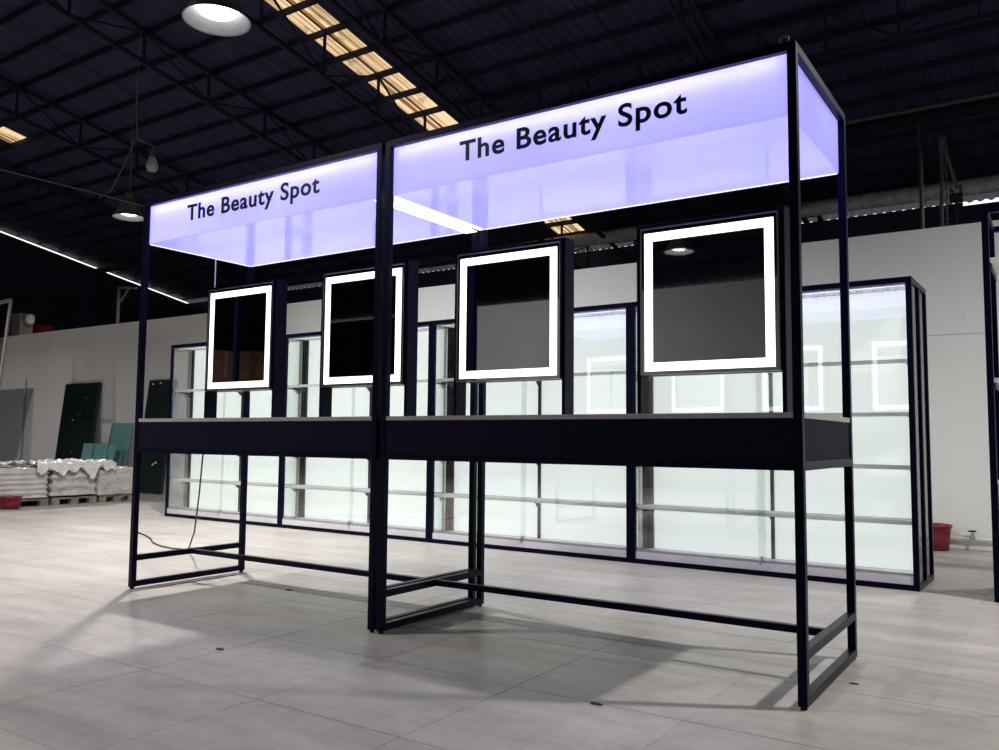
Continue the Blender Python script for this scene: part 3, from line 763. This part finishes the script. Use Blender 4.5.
# pipe along the foot of the wall with a tap
r = empty('wall_pipe', (2.07, 5.40, 0.095)); tag(r, 'white water pipe along the foot of the wall with a small tap', 'pipe')
MB().tube([(-3.2, 0, 0), (3.5, 0, 0)], 0.012, 8).build('pipe_run', 'pvc', r)
MB().lathe([(0, -.02), (.016, -.02), (.02, 0), (.02, .02), (.01, .03), (.01, .045), (0, .045)], 12, (0, -.015, .018)).build('tap_body', 'chrome', r)
MB().bar((-.03, -.015, .07), (.03, -.015, .07), .014).build('tap_handle', 'rubber', r); MB().tube([(0, -.015, .02), (0.02, -.05, .015), (0.03, -.055, -.02)], .008, 8).build('spout', 'chrome', r)
for x in (-2.6, -.6, .45, 1.6): box(x, x + .02, -.016, .030, -.018, .018).build('pipe_clip', 'steel_grey', r)
# things showing above the partition at far left
tag(box(-21.5, -17.9, 7.6, 8.0, 0, 3.62).build('red_container', 'red', bevel=.02), 'red block showing just above the partition at far left', 'container')
r = empty('grey_column', (-17.45, 7.0, 0)); tag(r, 'grey square column with a white insulator above the partition at far left', 'column')
box(-.2, .2, -.15, .15, 0, 3.75).build('shaft', 'box', r); MB().lathe([(0, 3.5), (.06, 3.5), (.1, 3.55), (.1, 3.68), (.05, 3.72), (0, 3.72)], 14, (.35, 0, 0)).build('insulator', 'pvc', r, smooth=True); MB().bar((.15, 0, 3.55), (.35, 0, 3.55), .03).build('insulator_arm', 'steel_grey', r)
r = empty('gibbet_post', (-15.2, 8.0, 0)); tag(r, 'thin dark post with a bracket arm above the partition', 'post')
MB().bar((0, 0, 0), (0, 0, 4.35), .05).build('upright', 'steel_grey', r); MB().bar((0, 0, 4.33), (.7, 0, 4.25), .04).build('arm', 'steel_grey', r); MB().bar((0.1, 0, 4.0), (.4, 0, 4.28), .03).build('brace', 'steel_grey', r)
# stacked cartons and the dark yard seen in the left-hand mirrors
for (x, y, z, h, lab) in ((-10.2, -5.95, 0, 1.25, 'bottom brown carton of the nearer stack behind the viewer'), (-10.2, -5.95, 1.25, 1.22, 'top brown carton of the nearer stack, seen dimly in the first mirror'),
                          (-10.4, -7.15, 0, 1.25, 'bottom brown carton of the farther stack behind the viewer'), (-10.4, -7.15, 1.25, 1.30, 'top brown carton of the farther stack behind the viewer')):
    r = empty('carton', (x, y, z)); tag(r, lab, 'carton', 'cartons behind the viewer')
    box(-.52, .52, -.52, .52, 0, h - .002).build('body', 'brown', r, bevel=.01); box(.519, .522, -.03, .03, h * .6, h - .01).build('tape', 'box', r)
# power cords of the left counter
tag(MB().tube([(-1.975, .60, .852), (-2.10, .66, .84), (-2.40, .80, .80), (-2.56, .90, .50), (-2.80, 1.05, .20), (-3.15, 1.26, .02), (-3.22, 1.30, .008), (-3.38, 1.27, .008), (-3.6, 1.31, .008), (-3.85, 1.41, .008), (-4.1, 1.56, .008), (-4.4, 1.70, .008), (-4.7, 1.80, .008)], .006, 6).build('power_cord', 'cord_dark'), 'thin dark power cord hanging from the left counter and trailing on the floor', 'cord')
for k, (x, y) in enumerate(((-1.2, .55), (-.35, -.62), (1.35, -.35), (2.05, .45), (1.9, -.9))):
    m = MB(); s = random.uniform(.012, .022)
    m.lathe([(0, 0), (s, 0), (s * .8, s * .35), (0, s * .45)], 6, (0, 0, 0)); o = m.build('debris_chip', 'cord_dark'); o.location = (x, y, .0005); o.scale = (1.4, .7, .6)
    tag(o, ['dark chip of debris on the floor under the left counter', 'dark chip of debris on the floor in front of the left counter', 'dark chip of debris on the floor before the right counter', 'dark chip of debris by the right corner foot', 'dark chip of debris at the lower right of the floor'][k], 'debris', 'floor debris')
tag(MB().tube([(-1.985, .535, 2.126), (-1.985, .535, 1.6), (-1.985, .54, T + .002)], .0045, 6).build('canopy_cord', 'pvc'), 'thin white cord hanging from the left end of the left canopy', 'cord')
